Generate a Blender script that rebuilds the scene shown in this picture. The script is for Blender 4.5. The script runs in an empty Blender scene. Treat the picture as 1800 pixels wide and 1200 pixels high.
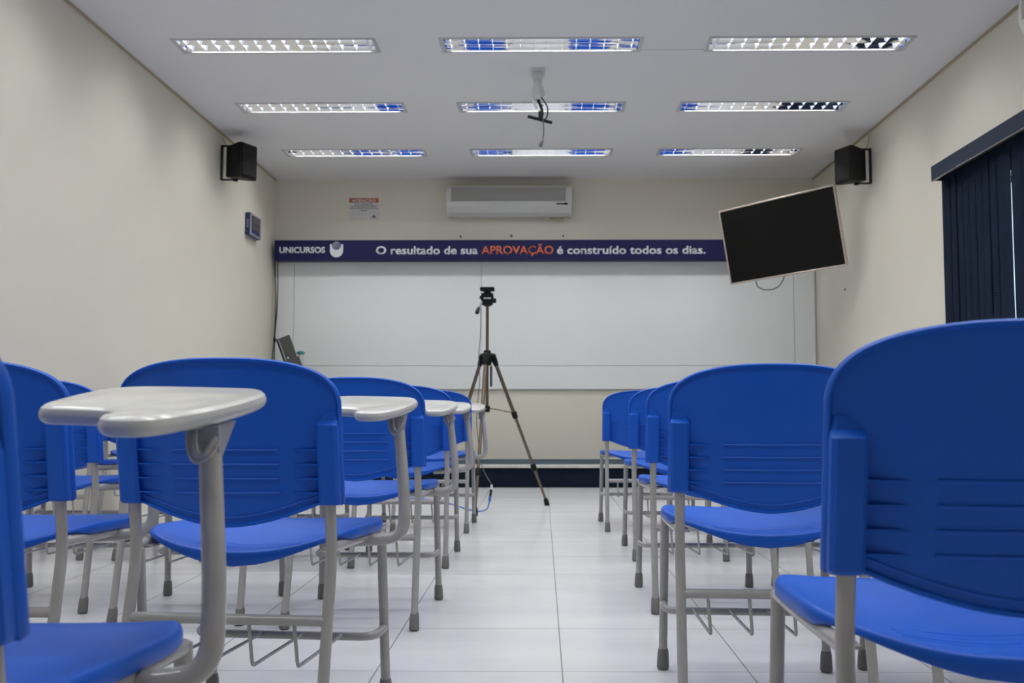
import bpy, bmesh, math, random
from mathutils import Vector, Matrix

random.seed(7)
SC = bpy.context.scene
COL = SC.collection
PI = math.pi
R = math.radians

# ------------------------------------------------------------------ camera, world, exposure
F_PX, CAM_H = 1660.0, 0.72
PITCH = math.atan(116.0 / F_PX)
cam_data = bpy.data.cameras.new('camera')
cam = bpy.data.objects.new('camera', cam_data)
COL.objects.link(cam)
cam.location = (0, 0, CAM_H)
cam.rotation_euler = (PI / 2 + PITCH, 0, R(0.6))
cam_data.sensor_width = 36.0
cam_data.lens = F_PX / 1800.0 * 36.0
cam_data.shift_x = -0.0192
cam_data.clip_start = 0.02
cam_data.dof.use_dof = True
cam_data.dof.focus_distance = 2.4
cam_data.dof.aperture_fstop = 7.5
SC.camera = cam

world = bpy.data.worlds.new('daylight')
SC.world = world
world.use_nodes = True
wn = world.node_tree.nodes
bg = wn['Background']
bg.inputs[0].default_value = (0.80, 0.92, 1.0, 1)
bg.inputs[1].default_value = 4.0

SC.view_settings.view_transform = 'Standard'
SC.view_settings.look = 'None'
SC.view_settings.gamma = 1.0
SC.view_settings.use_curve_mapping = False
SC.view_settings.exposure = 0.0
SC.cycles.sample_clamp_indirect = 6.0
SC.cycles.max_bounces = 12
SC.cycles.diffuse_bounces = 6
SC.cycles.glossy_bounces = 6
LAMP_W = 15.2            # each ceiling lamp
LAMP_SPREAD = R(170)
LAMP_COL = (0.955, 0.985, 1.0)

# ------------------------------------------------------------------ room measures (metres)
XL, XR, YB, YR, ZC = -2.737, 2.788, 9.567, -2.2, 3.062
STAGE_Y, STAGE_Z = 8.569, 0.203
FX = (-1.715, 0.0, 1.722)                       # ceiling lamp columns
FY_SEEN = (5.965, 7.235, 8.55)                  # lamp rows in the picture
FY_NEAR = (4.67, 3.37, 2.07, 0.77)              # the same lamps nearer the camera
FW, FD = 1.31, 0.25


# ------------------------------------------------------------------ materials
def mat(name, col, rough=0.5, metal=0.0, spec=0.5, noise=0.0, nscale=20.0, bump=0.0, bscale=200.0, coat=0.0, trans=0.0,
        emit=None, estr=0.0):
    m = bpy.data.materials.new(name)
    m.use_nodes = True
    nt = m.node_tree
    b = nt.nodes['Principled BSDF']
    b.inputs['Base Color'].default_value = (*col, 1)
    b.inputs['Roughness'].default_value = rough
    b.inputs['Metallic'].default_value = metal
    b.inputs['Specular IOR Level'].default_value = spec
    b.inputs['Coat Weight'].default_value = coat
    b.inputs['Transmission Weight'].default_value = trans
    if emit:
        b.inputs['Emission Color'].default_value = (*emit, 1)
        b.inputs['Emission Strength'].default_value = estr
    tc = nt.nodes.new('ShaderNodeTexCoord')
    if noise:
        n = nt.nodes.new('ShaderNodeTexNoise')
        n.inputs['Scale'].default_value = nscale
        n.inputs['Detail'].default_value = 4
        nt.links.new(tc.outputs['Object'], n.inputs['Vector'])
        r = nt.nodes.new('ShaderNodeValToRGB')
        lo = [max(0, c * (1 - noise)) for c in col]
        hi = [min(1, c * (1 + noise)) for c in col]
        r.color_ramp.elements[0].position = 0.3
        r.color_ramp.elements[1].position = 0.7
        r.color_ramp.elements[0].color = (*lo, 1)
        r.color_ramp.elements[1].color = (*hi, 1)
        nt.links.new(n.outputs['Fac'], r.inputs['Fac'])
        nt.links.new(r.outputs['Color'], b.inputs['Base Color'])
    if bump:
        n2 = nt.nodes.new('ShaderNodeTexNoise')
        n2.inputs['Scale'].default_value = bscale
        n2.inputs['Detail'].default_value = 2
        nt.links.new(tc.outputs['Object'], n2.inputs['Vector'])
        bp = nt.nodes.new('ShaderNodeBump')
        bp.inputs['Strength'].default_value = bump
        bp.inputs['Distance'].default_value = 0.002
        nt.links.new(n2.outputs['Fac'], bp.inputs['Height'])
        nt.links.new(bp.outputs['Normal'], b.inputs['Normal'])
    return m


M = dict(
    wall=mat('beige_wall_paint', (0.69, 0.648, 0.558), 0.45, spec=0.3, noise=0.02, nscale=1.2, bump=0.05, bscale=60),
    cornice=mat('cornice_paint', (0.40, 0.33, 0.21), 0.5),
    ceiling=mat('ceiling_paint', (0.74, 0.735, 0.74), 0.8, noise=0.01, nscale=0.8),
    seam=mat('ceiling_seam', (0.42, 0.41, 0.40), 0.8),
    plastic=mat('blue_plastic', (0.006, 0.084, 0.47), 0.42, spec=0.22, noise=0.05, nscale=6, bump=0.10, bscale=900),
    tube=mat('grey_enamel_steel', (0.31, 0.30, 0.295), 0.18, spec=0.5, noise=0.04, nscale=30),
    cap=mat('grey_rubber', (0.145, 0.14, 0.135), 0.6),
    tablet=mat('white_laminate_tablet', (0.64, 0.635, 0.61), 0.15, spec=0.5, noise=0.02, nscale=8),
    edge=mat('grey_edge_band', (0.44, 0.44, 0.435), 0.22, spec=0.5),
    white=mat('white_plastic', (0.62, 0.62, 0.60), 0.4),
    board=mat('white_board_laminate', (0.76, 0.78, 0.78), 0.30, spec=0.5, noise=0.015, nscale=1.5),
    navy=mat('navy_banner', (0.012, 0.012, 0.070), 0.5, spec=0.2, noise=0.08, nscale=3),
    letter=mat('white_lettering', (0.72, 0.72, 0.74), 0.5),
    orange=mat('orange_lettering', (0.62, 0.13, 0.045), 0.5),
    steelblue=mat('logo_steel_blue', (0.12, 0.14, 0.24), 0.5),
    carpet=mat('stage_carpet_blue', (0.022, 0.045, 0.07), 0.9, noise=0.35, nscale=3.0),
    riser=mat('stage_riser_navy', (0.004, 0.009, 0.02), 0.8, spec=0.15, noise=0.2, nscale=8),
    nosing=mat('pale_nosing', (0.55, 0.52, 0.48), 0.5, noise=0.12, nscale=9),
    blind=mat('navy_blind_fabric', (0.014, 0.027, 0.055), 0.85, spec=0.2, noise=0.12, nscale=5, bump=0.2, bscale=400),
    pelmet=mat('navy_pelmet', (0.011, 0.020, 0.042), 0.65, spec=0.25, noise=0.08, nscale=5),
    rail=mat('aluminium_rail', (0.35, 0.33, 0.3), 0.35, metal=0.7),
    black=mat('black_plastic', (0.006, 0.006, 0.0065), 0.5, spec=0.2),
    screen=mat('dark_screen', (0.0045, 0.0045, 0.0045), 0.35, spec=0.15),
    bezel=mat('champagne_bezel', (0.50, 0.42, 0.37), 0.35, metal=0.3),
    bronze=mat('bronze_aluminium', (0.15, 0.115, 0.085), 0.35, metal=0.6),
    darkgrey=mat('dark_grey_plastic', (0.07, 0.07, 0.07), 0.5),
    midgrey=mat('mid_grey_plastic', (0.30, 0.30, 0.31), 0.5),
    grille=mat('grille_grey', (0.36, 0.355, 0.34), 0.6),
    mirror=mat('mirror_reflector', (0.93, 0.94, 0.96), 0.035, metal=1.0),
    louver=mat('bright_louver', (0.95, 0.95, 0.95), 0.22, metal=0.85),
    lampframe=mat('lamp_frame', (0.52, 0.52, 0.51), 0.5),
    lamptube=mat('lit_tube', (0.9, 0.9, 0.9), 0.4, emit=(1.0, 0.98, 0.95), estr=6.0),
    teal=mat('teal_plastic', (0.02, 0.22, 0.25), 0.4),
    clear=mat('cloudy_plastic', (0.50, 0.53, 0.52), 0.3),
    bluecable=mat('blue_cable', (0.05, 0.18, 0.55), 0.45),
    wire=mat('thin_grey_wire', (0.08, 0.08, 0.085), 0.5),
    panelblue=mat('panel_blue', (0.012, 0.022, 0.13), 0.45),
    display=mat('grey_display', (0.055, 0.055, 0.052), 0.3),
    wood=mat('desk_laminate', (0.45, 0.42, 0.36), 0.5, noise=0.1, nscale=6),
    frame=mat('window_aluminium', (0.55, 0.56, 0.57), 0.35, metal=0.5),
    paper=mat('poster_white', (0.60, 0.60, 0.585), 0.6),
    posterred=mat('poster_orange', (0.42, 0.10, 0.025), 0.6),
    ink=mat('poster_ink', (0.13, 0.13, 0.14), 0.7),
    red=mat('red_sticker', (0.35, 0.04, 0.04), 0.6),
)


def glass_mat():
    m = bpy.data.materials.new('window_glass')
    m.use_nodes = True
    b = m.node_tree.nodes['Principled BSDF']
    b.inputs['Base Color'].default_value = (0.9, 0.97, 1, 1)
    b.inputs['Roughness'].default_value = 0.02
    b.inputs['IOR'].default_value = 1.05
    b.inputs['Transmission Weight'].default_value = 1.0
    return m


M['glass'] = glass_mat()


def floor_mat():
    """White ceramic tiles 0.51 x 0.50 m; long joints dark, cross joints thin and uneven."""
    m = bpy.data.materials.new('white_floor_tiles')
    m.use_nodes = True
    nt = m.node_tree
    L = nt.links.new
    b = nt.nodes['Principled BSDF']
    geo = nt.nodes.new('ShaderNodeNewGeometry')
    sep = nt.nodes.new('ShaderNodeSeparateXYZ')
    L(geo.outputs['Position'], sep.inputs[0])

    def math_n(op, a, bb=None, clamp=False):
        n = nt.nodes.new('ShaderNodeMath')
        n.operation = op
        n.use_clamp = clamp
        for i, v in enumerate((a, bb)):
            if v is None:
                continue
            if isinstance(v, (int, float)):
                n.inputs[i].default_value = v
            else:
                L(v, n.inputs[i])
        return n.outputs[0]

    def joint(coord, off, size, half):
        t = math_n('DIVIDE', math_n('SUBTRACT', coord, off), size)
        idx = math_n('ROUND', t)
        dist = math_n('MULTIPLY', math_n('ABSOLUTE', math_n('SUBTRACT', t, idx)), size)
        return math_n('LESS_THAN', dist, half), idx, math_n('FLOOR', t)

    jx, ix, cx = joint(sep.outputs['X'], 0.056, 0.51, 0.0019)
    jy, iy, cy = joint(sep.outputs['Y'], 0.138, 0.5005, 0.0021)
    wnz = nt.nodes.new('ShaderNodeTexWhiteNoise')
    comb = nt.nodes.new('ShaderNodeCombineXYZ')
    L(iy, comb.inputs[0]); L(math_n('FLOOR', math_n('MULTIPLY', cx, 0.5)), comb.inputs[1])
    L(comb.outputs[0], wnz.inputs['Vector'])
    vis = math_n('ADD', math_n('MULTIPLY', wnz.outputs['Value'], 0.55), 0.30)
    vis = math_n('MULTIPLY', vis, math_n('GREATER_THAN', math_n('ABSOLUTE', math_n('SUBTRACT', iy, 7)), 0.5))
    j = math_n('MAXIMUM', math_n('MULTIPLY', jx, 0.85), math_n('MULTIPLY', jy, vis))
    # tile tone: faint veining along X, small shift per tile
    mp = nt.nodes.new('ShaderNodeMapping')
    mp.inputs['Scale'].default_value = (0.7, 3.0, 1)
    L(geo.outputs['Position'], mp.inputs['Vector'])
    nz = nt.nodes.new('ShaderNodeTexNoise')
    nz.inputs['Scale'].default_value = 2.2
    nz.inputs['Detail'].default_value = 3
    L(mp.outputs[0], nz.inputs['Vector'])
    ramp = nt.nodes.new('ShaderNodeValToRGB')
    ramp.color_ramp.elements[0].position = 0.3
    ramp.color_ramp.elements[1].position = 0.7
    ramp.color_ramp.elements[0].color = (0.60, 0.60, 0.615, 1)
    ramp.color_ramp.elements[1].color = (0.645, 0.645, 0.655, 1)
    L(nz.outputs['Fac'], ramp.inputs['Fac'])
    mix = nt.nodes.new('ShaderNodeMix')
    mix.data_type = 'RGBA'
    L(j, mix.inputs['Factor'])
    L(ramp.outputs['Color'], mix.inputs['A'])
    mix.inputs['B'].default_value = (0.17, 0.165, 0.16, 1)
    L(mix.outputs['Result'], b.inputs['Base Color'])
    b.inputs['Roughness'].default_value = 0.20
    b.inputs['Specular IOR Level'].default_value = 0.5
    return m


M['floor'] = floor_mat()


# ------------------------------------------------------------------ mesh helpers
class MB:
    """Collects shapes; build() links them as ONE mesh object."""

    def __init__(self):
        self.bm = bmesh.new()

    def box(self, c, s, bev=0.0, seg=2, rot=None):
        t = bmesh.new()
        bmesh.ops.create_cube(t, size=1.0)
        bmesh.ops.scale(t, vec=s, verts=t.verts)
        if bev:
            bmesh.ops.bevel(t, geom=list(t.edges), offset=bev, segments=seg, affect='EDGES', profile=0.5)
        if rot is not None:
            bmesh.ops.transform(t, matrix=rot, verts=t.verts)
        bmesh.ops.translate(t, vec=c, verts=t.verts)
        self._merge(t)
        return self

    def _merge(self, t):
        me = bpy.data.meshes.new('tmp')
        t.to_mesh(me)
        t.free()
        self.bm.from_mesh(me)
        bpy.data.meshes.remove(me)

    def tube(self, pts, r, n=12, closed=False, flat=None, up=None, caps=True):
        """Sweep a circle (or an ellipse flat=(a,b) with b along `up`) on a path; r may be a list."""
        P = [Vector(p) for p in pts]
        k = len(P)
        rr = r if isinstance(r, (list, tuple)) else [r] * k
        tang = []
        for i in range(k):
            a = P[(i - 1) % k] if (closed or i > 0) else P[i]
            b = P[(i + 1) % k] if (closed or i < k - 1) else P[i]
            tang.append((b - a).normalized())
        ref = Vector(up) if up else (Vector((0, 0, 1)) if abs(tang[0].z) < 0.9 else Vector((0, 1, 0)))
        rings = []
        nrm = (ref - tang[0] * ref.dot(tang[0])).normalized()
        for i in range(k):
            t = tang[i]
            base = Vector(up) if up else nrm
            nn = base - t * base.dot(t)
            if nn.length < 1e-6:
                nn = nrm
            nrm = nn.normalized()
            bi = t.cross(nrm).normalized()
            ra, rb = (flat if flat else (rr[i], rr[i]))
            rings.append([self.bm.verts.new(P[i] + bi * (ra * math.cos(2 * PI * j / n)) + nrm * (rb * math.sin(2 * PI * j / n)))
                          for j in range(n)])
        for i in range(k if closed else k - 1):
            a, b = rings[i], rings[(i + 1) % k]
            for j in range(n):
                self.bm.faces.new((a[j], a[(j + 1) % n], b[(j + 1) % n], b[j]))
        if not closed and caps:
            self.bm.faces.new(rings[0][::-1])
            self.bm.faces.new(rings[-1])
        return self

    def lathe(self, prof, n=24, c=(0, 0, 0), rot=None):
        """Profile of (radius, z); ends closed."""
        rings = []
        for (r, z) in prof:
            ring = []
            for j in range(n):
                v = Vector((r * math.cos(2 * PI * j / n), r * math.sin(2 * PI * j / n), z))
                if rot is not None:
                    v = rot @ v
                ring.append(self.bm.verts.new(v + Vector(c)))
            rings.append(ring)
        for a, b in zip(rings, rings[1:]):
            for j in range(n):
                self.bm.faces.new((a[j], a[(j + 1) % n], b[(j + 1) % n], b[j]))
        self.bm.faces.new(rings[0][::-1])
        self.bm.faces.new(rings[-1])
        return self

    def grid(self, rows, closed_u=False):
        V = [[self.bm.verts.new(p) for p in row] for row in rows]
        for a, b in zip(V, V[1:]):
            m = len(a)
            for j in range(m if closed_u else m - 1):
                self.bm.faces.new((a[j], a[(j + 1) % m], b[(j + 1) % m], b[j]))
        return V

    def prism(self, pts, vec, mtx=None):
        """Polygon (list of 3D points) extruded along vec."""
        a = [self.bm.verts.new(p) for p in pts]
        b = [self.bm.verts.new(Vector(p) + Vector(vec)) for p in pts]
        self.bm.faces.new(a[::-1])
        self.bm.faces.new(b)
        n = len(a)
        for i in range(n):
            self.bm.faces.new((a[i], a[(i + 1) % n], b[(i + 1) % n], b[i]))
        return self

    def build(self, name, m, parent=None, smooth=None, loc=None):
        bmesh.ops.recalc_face_normals(self.bm, faces=self.bm.faces)
        me = bpy.data.meshes.new(name)
        self.bm.to_mesh(me)
        self.bm.free()
        me.materials.append(m)
        if smooth is not None:
            for p in me.polygons:
                p.use_smooth = True
            me.set_sharp_from_angle(angle=R(smooth))
        o = bpy.data.objects.new(name, me)
        COL.objects.link(o)
        if parent:
            o.parent = parent
        if loc:
            o.location = loc
        return o


def fillet(pts, r, n=6):
    """Round the corners of a polyline."""
    P = [Vector(p) for p in pts]
    out = [P[0]]
    for i in range(1, len(P) - 1):
        rad = r[i - 1] if isinstance(r, (list, tuple)) else r
        a, b, c = P[i - 1], P[i], P[i + 1]
        d1, d2 = (a - b), (c - b)
        l = min(rad, d1.length * 0.48, d2.length * 0.48)
        p0, p2 = b + d1.normalized() * l, b + d2.normalized() * l
        for k in range(n + 1):
            t = k / n
            out.append(p0 * (1 - t) ** 2 + b * 2 * t * (1 - t) + p2 * t ** 2)
    out.append(P[-1])
    return out


def smooth_closed(pts, per=6):
    """Closed Catmull-Rom through 2D points."""
    n = len(pts)
    out = []
    for i in range(n):
        p0, p1, p2, p3 = (Vector(pts[(i + k - 1) % n]) for k in range(4))
        for s in range(per):
            t = s / per
            out.append(0.5 * ((2 * p1) + (p2 - p0) * t + (2 * p0 - 5 * p1 + 4 * p2 - p3) * t * t + (3 * p1 - p0 - 3 * p2 + p3) * t ** 3))
    return out


def tag(o, label, cat, group=None, kind=None):
    o['label'] = label
    o['category'] = cat
    if group:
        o['group'] = group
    if kind:
        o['kind'] = kind
    return o


def thing(name, label, cat, loc=(0, 0, 0), rz=0.0, group=None):
    o = bpy.data.objects.new(name, None)
    o.empty_display_size = 0.1
    COL.objects.link(o)
    o.location = loc
    o.rotation_euler = (0, 0, rz)
    return tag(o, label, cat, group)


def struct(o, label=None):
    o['kind'] = 'structure'
    if label:
        o['label'] = label
    return o


def dup(root, loc, rz=None, label=None, group=None):
    r = root.copy()
    COL.objects.link(r)
    r.location = loc
    if rz is not None:
        r.rotation_euler = (0, 0, rz)
    if label:
        r['label'] = label
    if group:
        r['group'] = group
    for ch in list(root.children):
        c = ch.copy()
        COL.objects.link(c)
        c.parent = r
        for g in list(ch.children):
            d = g.copy()
            COL.objects.link(d)
            d.parent = c
    return r


# ------------------------------------------------------------------ room shell
struct(MB().box(((XL + XR) / 2, (YB + YR) / 2, -0.05), (XR - XL + 0.4, YB - YR + 0.4, 0.1)).build('floor', M['floor']))
struct(MB().box((XL - 0.1, (YB + YR) / 2, ZC / 2 + 0.1), (0.2, YB - YR + 0.4, ZC + 0.2)).build('wall_left', M['wall']))
struct(MB().box(((XL + XR) / 2, YB + 0.1, ZC / 2 + 0.1), (XR - XL, 0.2, ZC + 0.2)).build('wall_back', M['wall']))
struct(MB().box(((XL + XR) / 2, YR - 0.1, ZC / 2 + 0.1), (XR - XL, 0.2, ZC + 0.2)).build('wall_rear', M['wall']))

WY0, WY1, WZ0, WZ1 = 4.3, 6.22, 0.95, 2.125       # window opening in the right wall
w = MB()
yc0, yc1 = YR - 0.2, YB + 0.2
w.box((XR + 0.1, (yc0 + WY0) / 2, ZC / 2 + 0.1), (0.2, WY0 - yc0, ZC + 0.2))
w.box((XR + 0.1, (yc1 + WY1) / 2, ZC / 2 + 0.1), (0.2, yc1 - WY1, ZC + 0.2))
w.box((XR + 0.1, (WY0 + WY1) / 2, WZ0 / 2), (0.2, WY1 - WY0, WZ0))
w.box((XR + 0.1, (WY0 + WY1) / 2, (WZ1 + ZC + 0.2) / 2), (0.2, WY1 - WY0, ZC + 0.2 - WZ1))
struct(w.build('wall_right', M['wall']))

win = bpy.data.objects.new('window_1', None)
COL.objects.link(win)
win.location = (XR + 0.1, (WY0 + WY1) / 2, (WZ0 + WZ1) / 2)
struct(win)
hw, hh = (WY1 - WY0) / 2, (WZ1 - WZ0) / 2
fr = MB()
for s in (-1, 1):
    fr.box((0, s * (hw - 0.02), 0), (0.06, 0.04, 2 * hh))
    fr.box((0, 0, s * (hh - 0.02)), (0.06, 2 * hw - 0.08, 0.04))
for k in (-1, 0, 1):
    fr.box((0, k * hw / 2, 0), (0.05, 0.035, 2 * hh - 0.08))
fr.build('window_frame', M['frame'], win)
MB().box((0, 0, 0), (0.006, 2 * hw - 0.08, 2 * hh - 0.08)).build('window_pane', M['glass'], win)

# ceiling with a hole for every lamp
hx, hy = FW / 2 - 0.02, FD / 2 - 0.02
rows_y = sorted(FY_SEEN + FY_NEAR)
xs = [XL - 0.2] + sorted(v for x in FX for v in (x - hx, x + hx)) + [XR + 0.2]
ys = [YR - 0.2] + sorted(v for y in rows_y for v in (y - hy, y + hy)) + [YB + 0.2]
cb = MB()
for i in range(len(xs) - 1):
    for j in range(len(ys) - 1):
        if i % 2 == 1 and j % 2 == 1:
            continue
        cb.box(((xs[i] + xs[i + 1]) / 2, (ys[j] + ys[j + 1]) / 2, ZC + 0.06), (xs[i + 1] - xs[i], ys[j + 1] - ys[j], 0.12))
bmesh.ops.remove_doubles(cb.bm, verts=cb.bm.verts, dist=1e-5)
struct(cb.build('ceiling', M['ceiling']))
struct(MB().box(((0.655 + 1.067) / 2, 6.057, ZC - 0.0005), (0.412, 0.006, 0.001)).build('trim_3', M['seam']))
struct(MB().box((XL + 0.007, (YB + YR) / 2, ZC - 0.008), (0.014, YB - YR, 0.016), 0.003).build('trim_1', M['cornice']))
struct(MB().box((XR - 0.007, (YB + YR) / 2, ZC - 0.008), (0.014, YB - YR, 0.016), 0.003).build('trim_2', M['cornice']))


# ------------------------------------------------------------------ ceiling lamps (recessed, mirror reflector, louvres, two tubes)
def make_lamp(label, group):
    t = thing('ceiling_light', label, 'ceiling light', (0, 0, ZC), 0, group)
    f = MB()
    for s in (-1, 1):
        f.box((0, s * (FD / 2 - 0.011), -0.002), (FW, 0.022, 0.006), 0.0015, 1)
        f.box((s * (FW / 2 - 0.011), 0, -0.002), (0.022, FD - 0.044, 0.006), 0.0015, 1)
    f.build('frame', M['lampframe'], t)
    h = MB()
    L2, D2 = hx - 0.001, hy - 0.001
    h.box((0, 0, 0.098), (2 * L2, 2 * D2, 0.004))
    for s in (-1, 1):
        h.box((0, s * (D2 - 0.0015), 0.049), (2 * L2, 0.003, 0.095))
        h.box((s * (L2 - 0.0015), 0, 0.049), (0.003, 2 * D2 - 0.006, 0.095))
    h.build('housing', M['white'], t)
    rf = MB()
    tw = D2 - 0.003                      # width of one trough
    depth = 0.060
    for c in (-1, 1):
        rows = []
        for k in range(17):
            u = -1 + 2 * k / 16
            y = c * tw / 2 + u * tw / 2
            z = 0.002 + depth * (1 - u * u)
            rows.append([(-L2 + 0.012, y, z), (L2 - 0.012, y, z)])
        rf.grid(rows)
    for s in (-1, 1):                    # end mirrors lean outwards
        rf.grid([[(s * (L2 - 0.004), -D2 + 0.003, 0.002), (s * (L2 - 0.004), D2 - 0.003, 0.002)],
                 [(s * (L2 - 0.035), -D2 + 0.003, 0.080), (s * (L2 - 0.035), D2 - 0.003, 0.080)]])
    rf.build('reflector', M['mirror'], t, smooth=40)
    n = 14
    for k in range(n):
        x = -L2 + 0.045 + (2 * L2 - 0.09) * k / (n - 1)
        lv = MB()
        for c in (-1, 1):
            prof = []
            for q in range(9):           # blade: flat bottom edge, top follows the trough
                u = -0.98 + 1.96 * q / 8
                prof.append((x, c * tw / 2 + u * tw / 2, 0.002 + min(0.030, depth * (1 - u * u) - 0.001)))
            lv.prism(prof, (0.0025, 0, 0))
        lv.build('louver_blade', M['louver'], t)
    for c in (-1, 1):
        MB().tube([(-L2 + 0.05, c * tw / 2, 0.044), (L2 - 0.05, c * tw / 2, 0.044)], 0.013, 12).build('fluorescent_tube', M['lamptube'], t, smooth=50)
    for c in (-1, 1):                    # the light of each tube, behind the blades
        ld = bpy.data.lights.new('lamp_glow', 'AREA')
        ld.shape = 'RECTANGLE'
        ld.size, ld.size_y = 2 * L2 - 0.10, 0.058
        ld.energy = LAMP_W / 2
        ld.spread = LAMP_SPREAD
        ld.color = LAMP_COL
        lo = bpy.data.objects.new('lamp_glow', ld)
        COL.objects.link(lo)
        lo.parent = t
        lo.location = (0, c * tw / 2, 0.0335)
    return t


lamp0 = make_lamp('recessed louvered ceiling light at the left of the front row, nearest the camera', 'recessed ceiling lights in view')
LN = {0: 'nearest row', 1: 'middle row', 2: 'farthest row'}
LS = {0: 'left', 1: 'centre', 2: 'right'}
for j, y in enumerate(FY_SEEN):
    for i, x in enumerate(FX):
        extra = {(0, 0): ', long glare dots on white', (1, 1): ', behind the dangling black projector arm', (2, 1): ', above the air conditioner',
                 (2, 0): ', beside the left speaker', (2, 2): ', beside the right speaker'}.get((j, i), '')
        lab = 'recessed ceiling light, %s one in the %s%s' % (LS[i], LN[j], extra)
        if i == 0 and j == 0:
            lamp0.location = (x, y, ZC)
            lamp0['label'] = lab
        else:
            dup(lamp0, (x, y, ZC), None, lab)
for y in FY_NEAR:
    for x in FX:
        dup(lamp0, (x, y, ZC), None, 'recessed louvered ceiling light over the nearer chairs, above the top edge of the picture',
            'recessed ceiling lights above the picture')

# ------------------------------------------------------------------ stage platform under the board
t = thing('stage_platform', 'low navy carpeted platform with pale edge strip under the whiteboard', 'platform', ((XL + XR) / 2, STAGE_Y, 0))
sw = XR - XL - 0.004
MB().box((0, 0.51, STAGE_Z / 2 - 0.012), (sw, 0.97, STAGE_Z - 0.026)).build('riser', M['riser'], t)
MB().box((0, 0.52, STAGE_Z - 0.008), (sw, 0.95, 0.014)).build('carpet_top', M['carpet'], t)
MB().box((0, 0.022, STAGE_Z - 0.012), (sw, 0.045, 0.030), 0.004).build('edge_strip', M['nosing'], t)

# ------------------------------------------------------------------ whiteboard across the back wall
BZ0, BZ1 = 0.905, 2.24
t = thing('whiteboard', 'wide white board covering the back wall below the navy banner', 'whiteboard', (0, YB, 0))


def slab(name, x0, x1, z0, z1, m, parent, y0=-0.022, y1=-0.001, bev=0.002):
    return MB().box(((x0 + x1) / 2, (y0 + y1) / 2, (z0 + z1) / 2), (x1 - x0, y1 - y0, z1 - z0), bev, 1).build(name, m, parent)


slab('board_panel', -2.521, -0.614, 1.143, BZ1, M['board'], t)
slab('board_panel', -0.611, 2.555, 1.143, BZ1, M['board'], t)
slab('side_strip', -2.71, -2.525, BZ0, BZ1, M['board'], t)
slab('side_strip', 2.559, 2.77, BZ0, BZ1, M['board'], t)
slab('bottom_strip', -2.521, 2.555, BZ0, 1.139, M['board'], t, y0=-0.026)


# ------------------------------------------------------------------ lettering
def text_bm(txt, x0, x1, z, cap, bold=0.0, ybase=0.0, thick=0.0015):
    """Flat letters facing -Y, fitted between x0 and x1, baseline at z, capital height cap."""
    def raw(s, off):
        cu = bpy.data.curves.new('t', 'FONT')
        cu.body = s
        cu.size = 1.0
        cu.offset = off
        cu.resolution_u = 4
        ob = bpy.data.objects.new('t', cu)
        COL.objects.link(ob)
        dg = bpy.context.evaluated_depsgraph_get()
        me = bpy.data.meshes.new_from_object(ob.evaluated_get(dg))
        bpy.data.objects.remove(ob)
        bpy.data.curves.remove(cu)
        return me
    ref = raw('H', 0.0)
    ch = max(v.co.y for v in ref.vertices)
    bpy.data.meshes.remove(ref)
    me = raw(txt, bold)
    b = bmesh.new()
    b.from_mesh(me)
    bpy.data.meshes.remove(me)
    lo = min(v.co.x for v in b.verts)
    hi = max(v.co.x for v in b.verts)
    sx, sz = (x1 - x0) / (hi - lo), cap / ch
    for v in b.verts:
        v.co = Vector((x0 + (v.co.x - lo) * sx, ybase, z + v.co.y * sz))
    res = bmesh.ops.extrude_face_region(b, geom=list(b.faces))
    vs = [g for g in res['geom'] if isinstance(g, bmesh.types.BMVert)]
    bmesh.ops.translate(b, vec=(0, -thick, 0), verts=vs)
    return b


def letters(name, m, parent, items):
    mb = MB()
    for it in items:
        mb._merge(text_bm(*it))
    return mb.build(name, m, parent)


BY = -0.16                                   # banner face, in front of the wall
t = thing('wall_banner', 'long navy banner with white and orange lettering above the whiteboard', 'banner', (0, YB, 0))
MB().box(((-2.692 + 2.28) / 2, BY / 2 - 0.001, 2.3009), (2.28 + 2.692, -BY - 0.002, 0.2035), 0.002, 1).build('board', M['navy'], t)
fy = BY + 0.0005 - 0.001
letters('brand_lettering', M['letter'], t, [('UNICURSOS', -2.6431, -2.1811, 2.2745, 0.056, 0.034, fy)])
letters('motto_lettering', M['letter'], t, [('O resultado de sua', -1.6664, -0.6399, 2.2592, 0.0775, 0.021, fy),
                                            ('é construído todos os dias.', 0.156, 1.6455, 2.2592, 0.0775, 0.021, fy)])
letters('motto_lettering', M['orange'], t, [('APROVAÇÃO', -0.6051, 0.1212, 2.2592, 0.0795, 0.017, fy)])['label'] = 'orange word on the banner'
# emblem: white cup with a striped ball sinking into it
lx0, lx1, lz0, lz1 = -2.1314, -1.9992, 2.2284, 2.3615
lr = (lx1 - lx0) / 2
lcx, lcz = (lx0 + lx1) / 2, lz0 + lr
out = [(lx0, lz1), (lx0, lcz)] + [(lcx + lr * math.cos(a), lcz + lr * math.sin(a)) for a in [PI + PI * k / 24 for k in range(1, 24)]] + [(lx1, lcz), (lx1, lz1)]
rb = lr * 0.70
bcz = lz1 - 0.012
inner = [(lcx + rb * math.cos(a), bcz + rb * math.sin(a)) for a in [-PI * k / 24 for k in range(1, 24)]]
inner = [(lcx + rb, lz1)] + inner + [(lcx - rb, lz1)]
em = MB()
bm = em.bm
vo = [(x, fy, z) for x, z in out + inner]
em.prism(vo, (0, -0.0015, 0))
em.build('emblem', M['letter'], t)
bl = MB()
rb2 = rb * 0.93
bl.prism([(lcx + rb2 * math.cos(2 * PI * k / 28), fy, bcz + rb2 * math.sin(2 * PI * k / 28)) for k in range(28)], (0, -0.0012, 0))
bl.build('emblem_ball', M['steelblue'], t)
st = MB()
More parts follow.
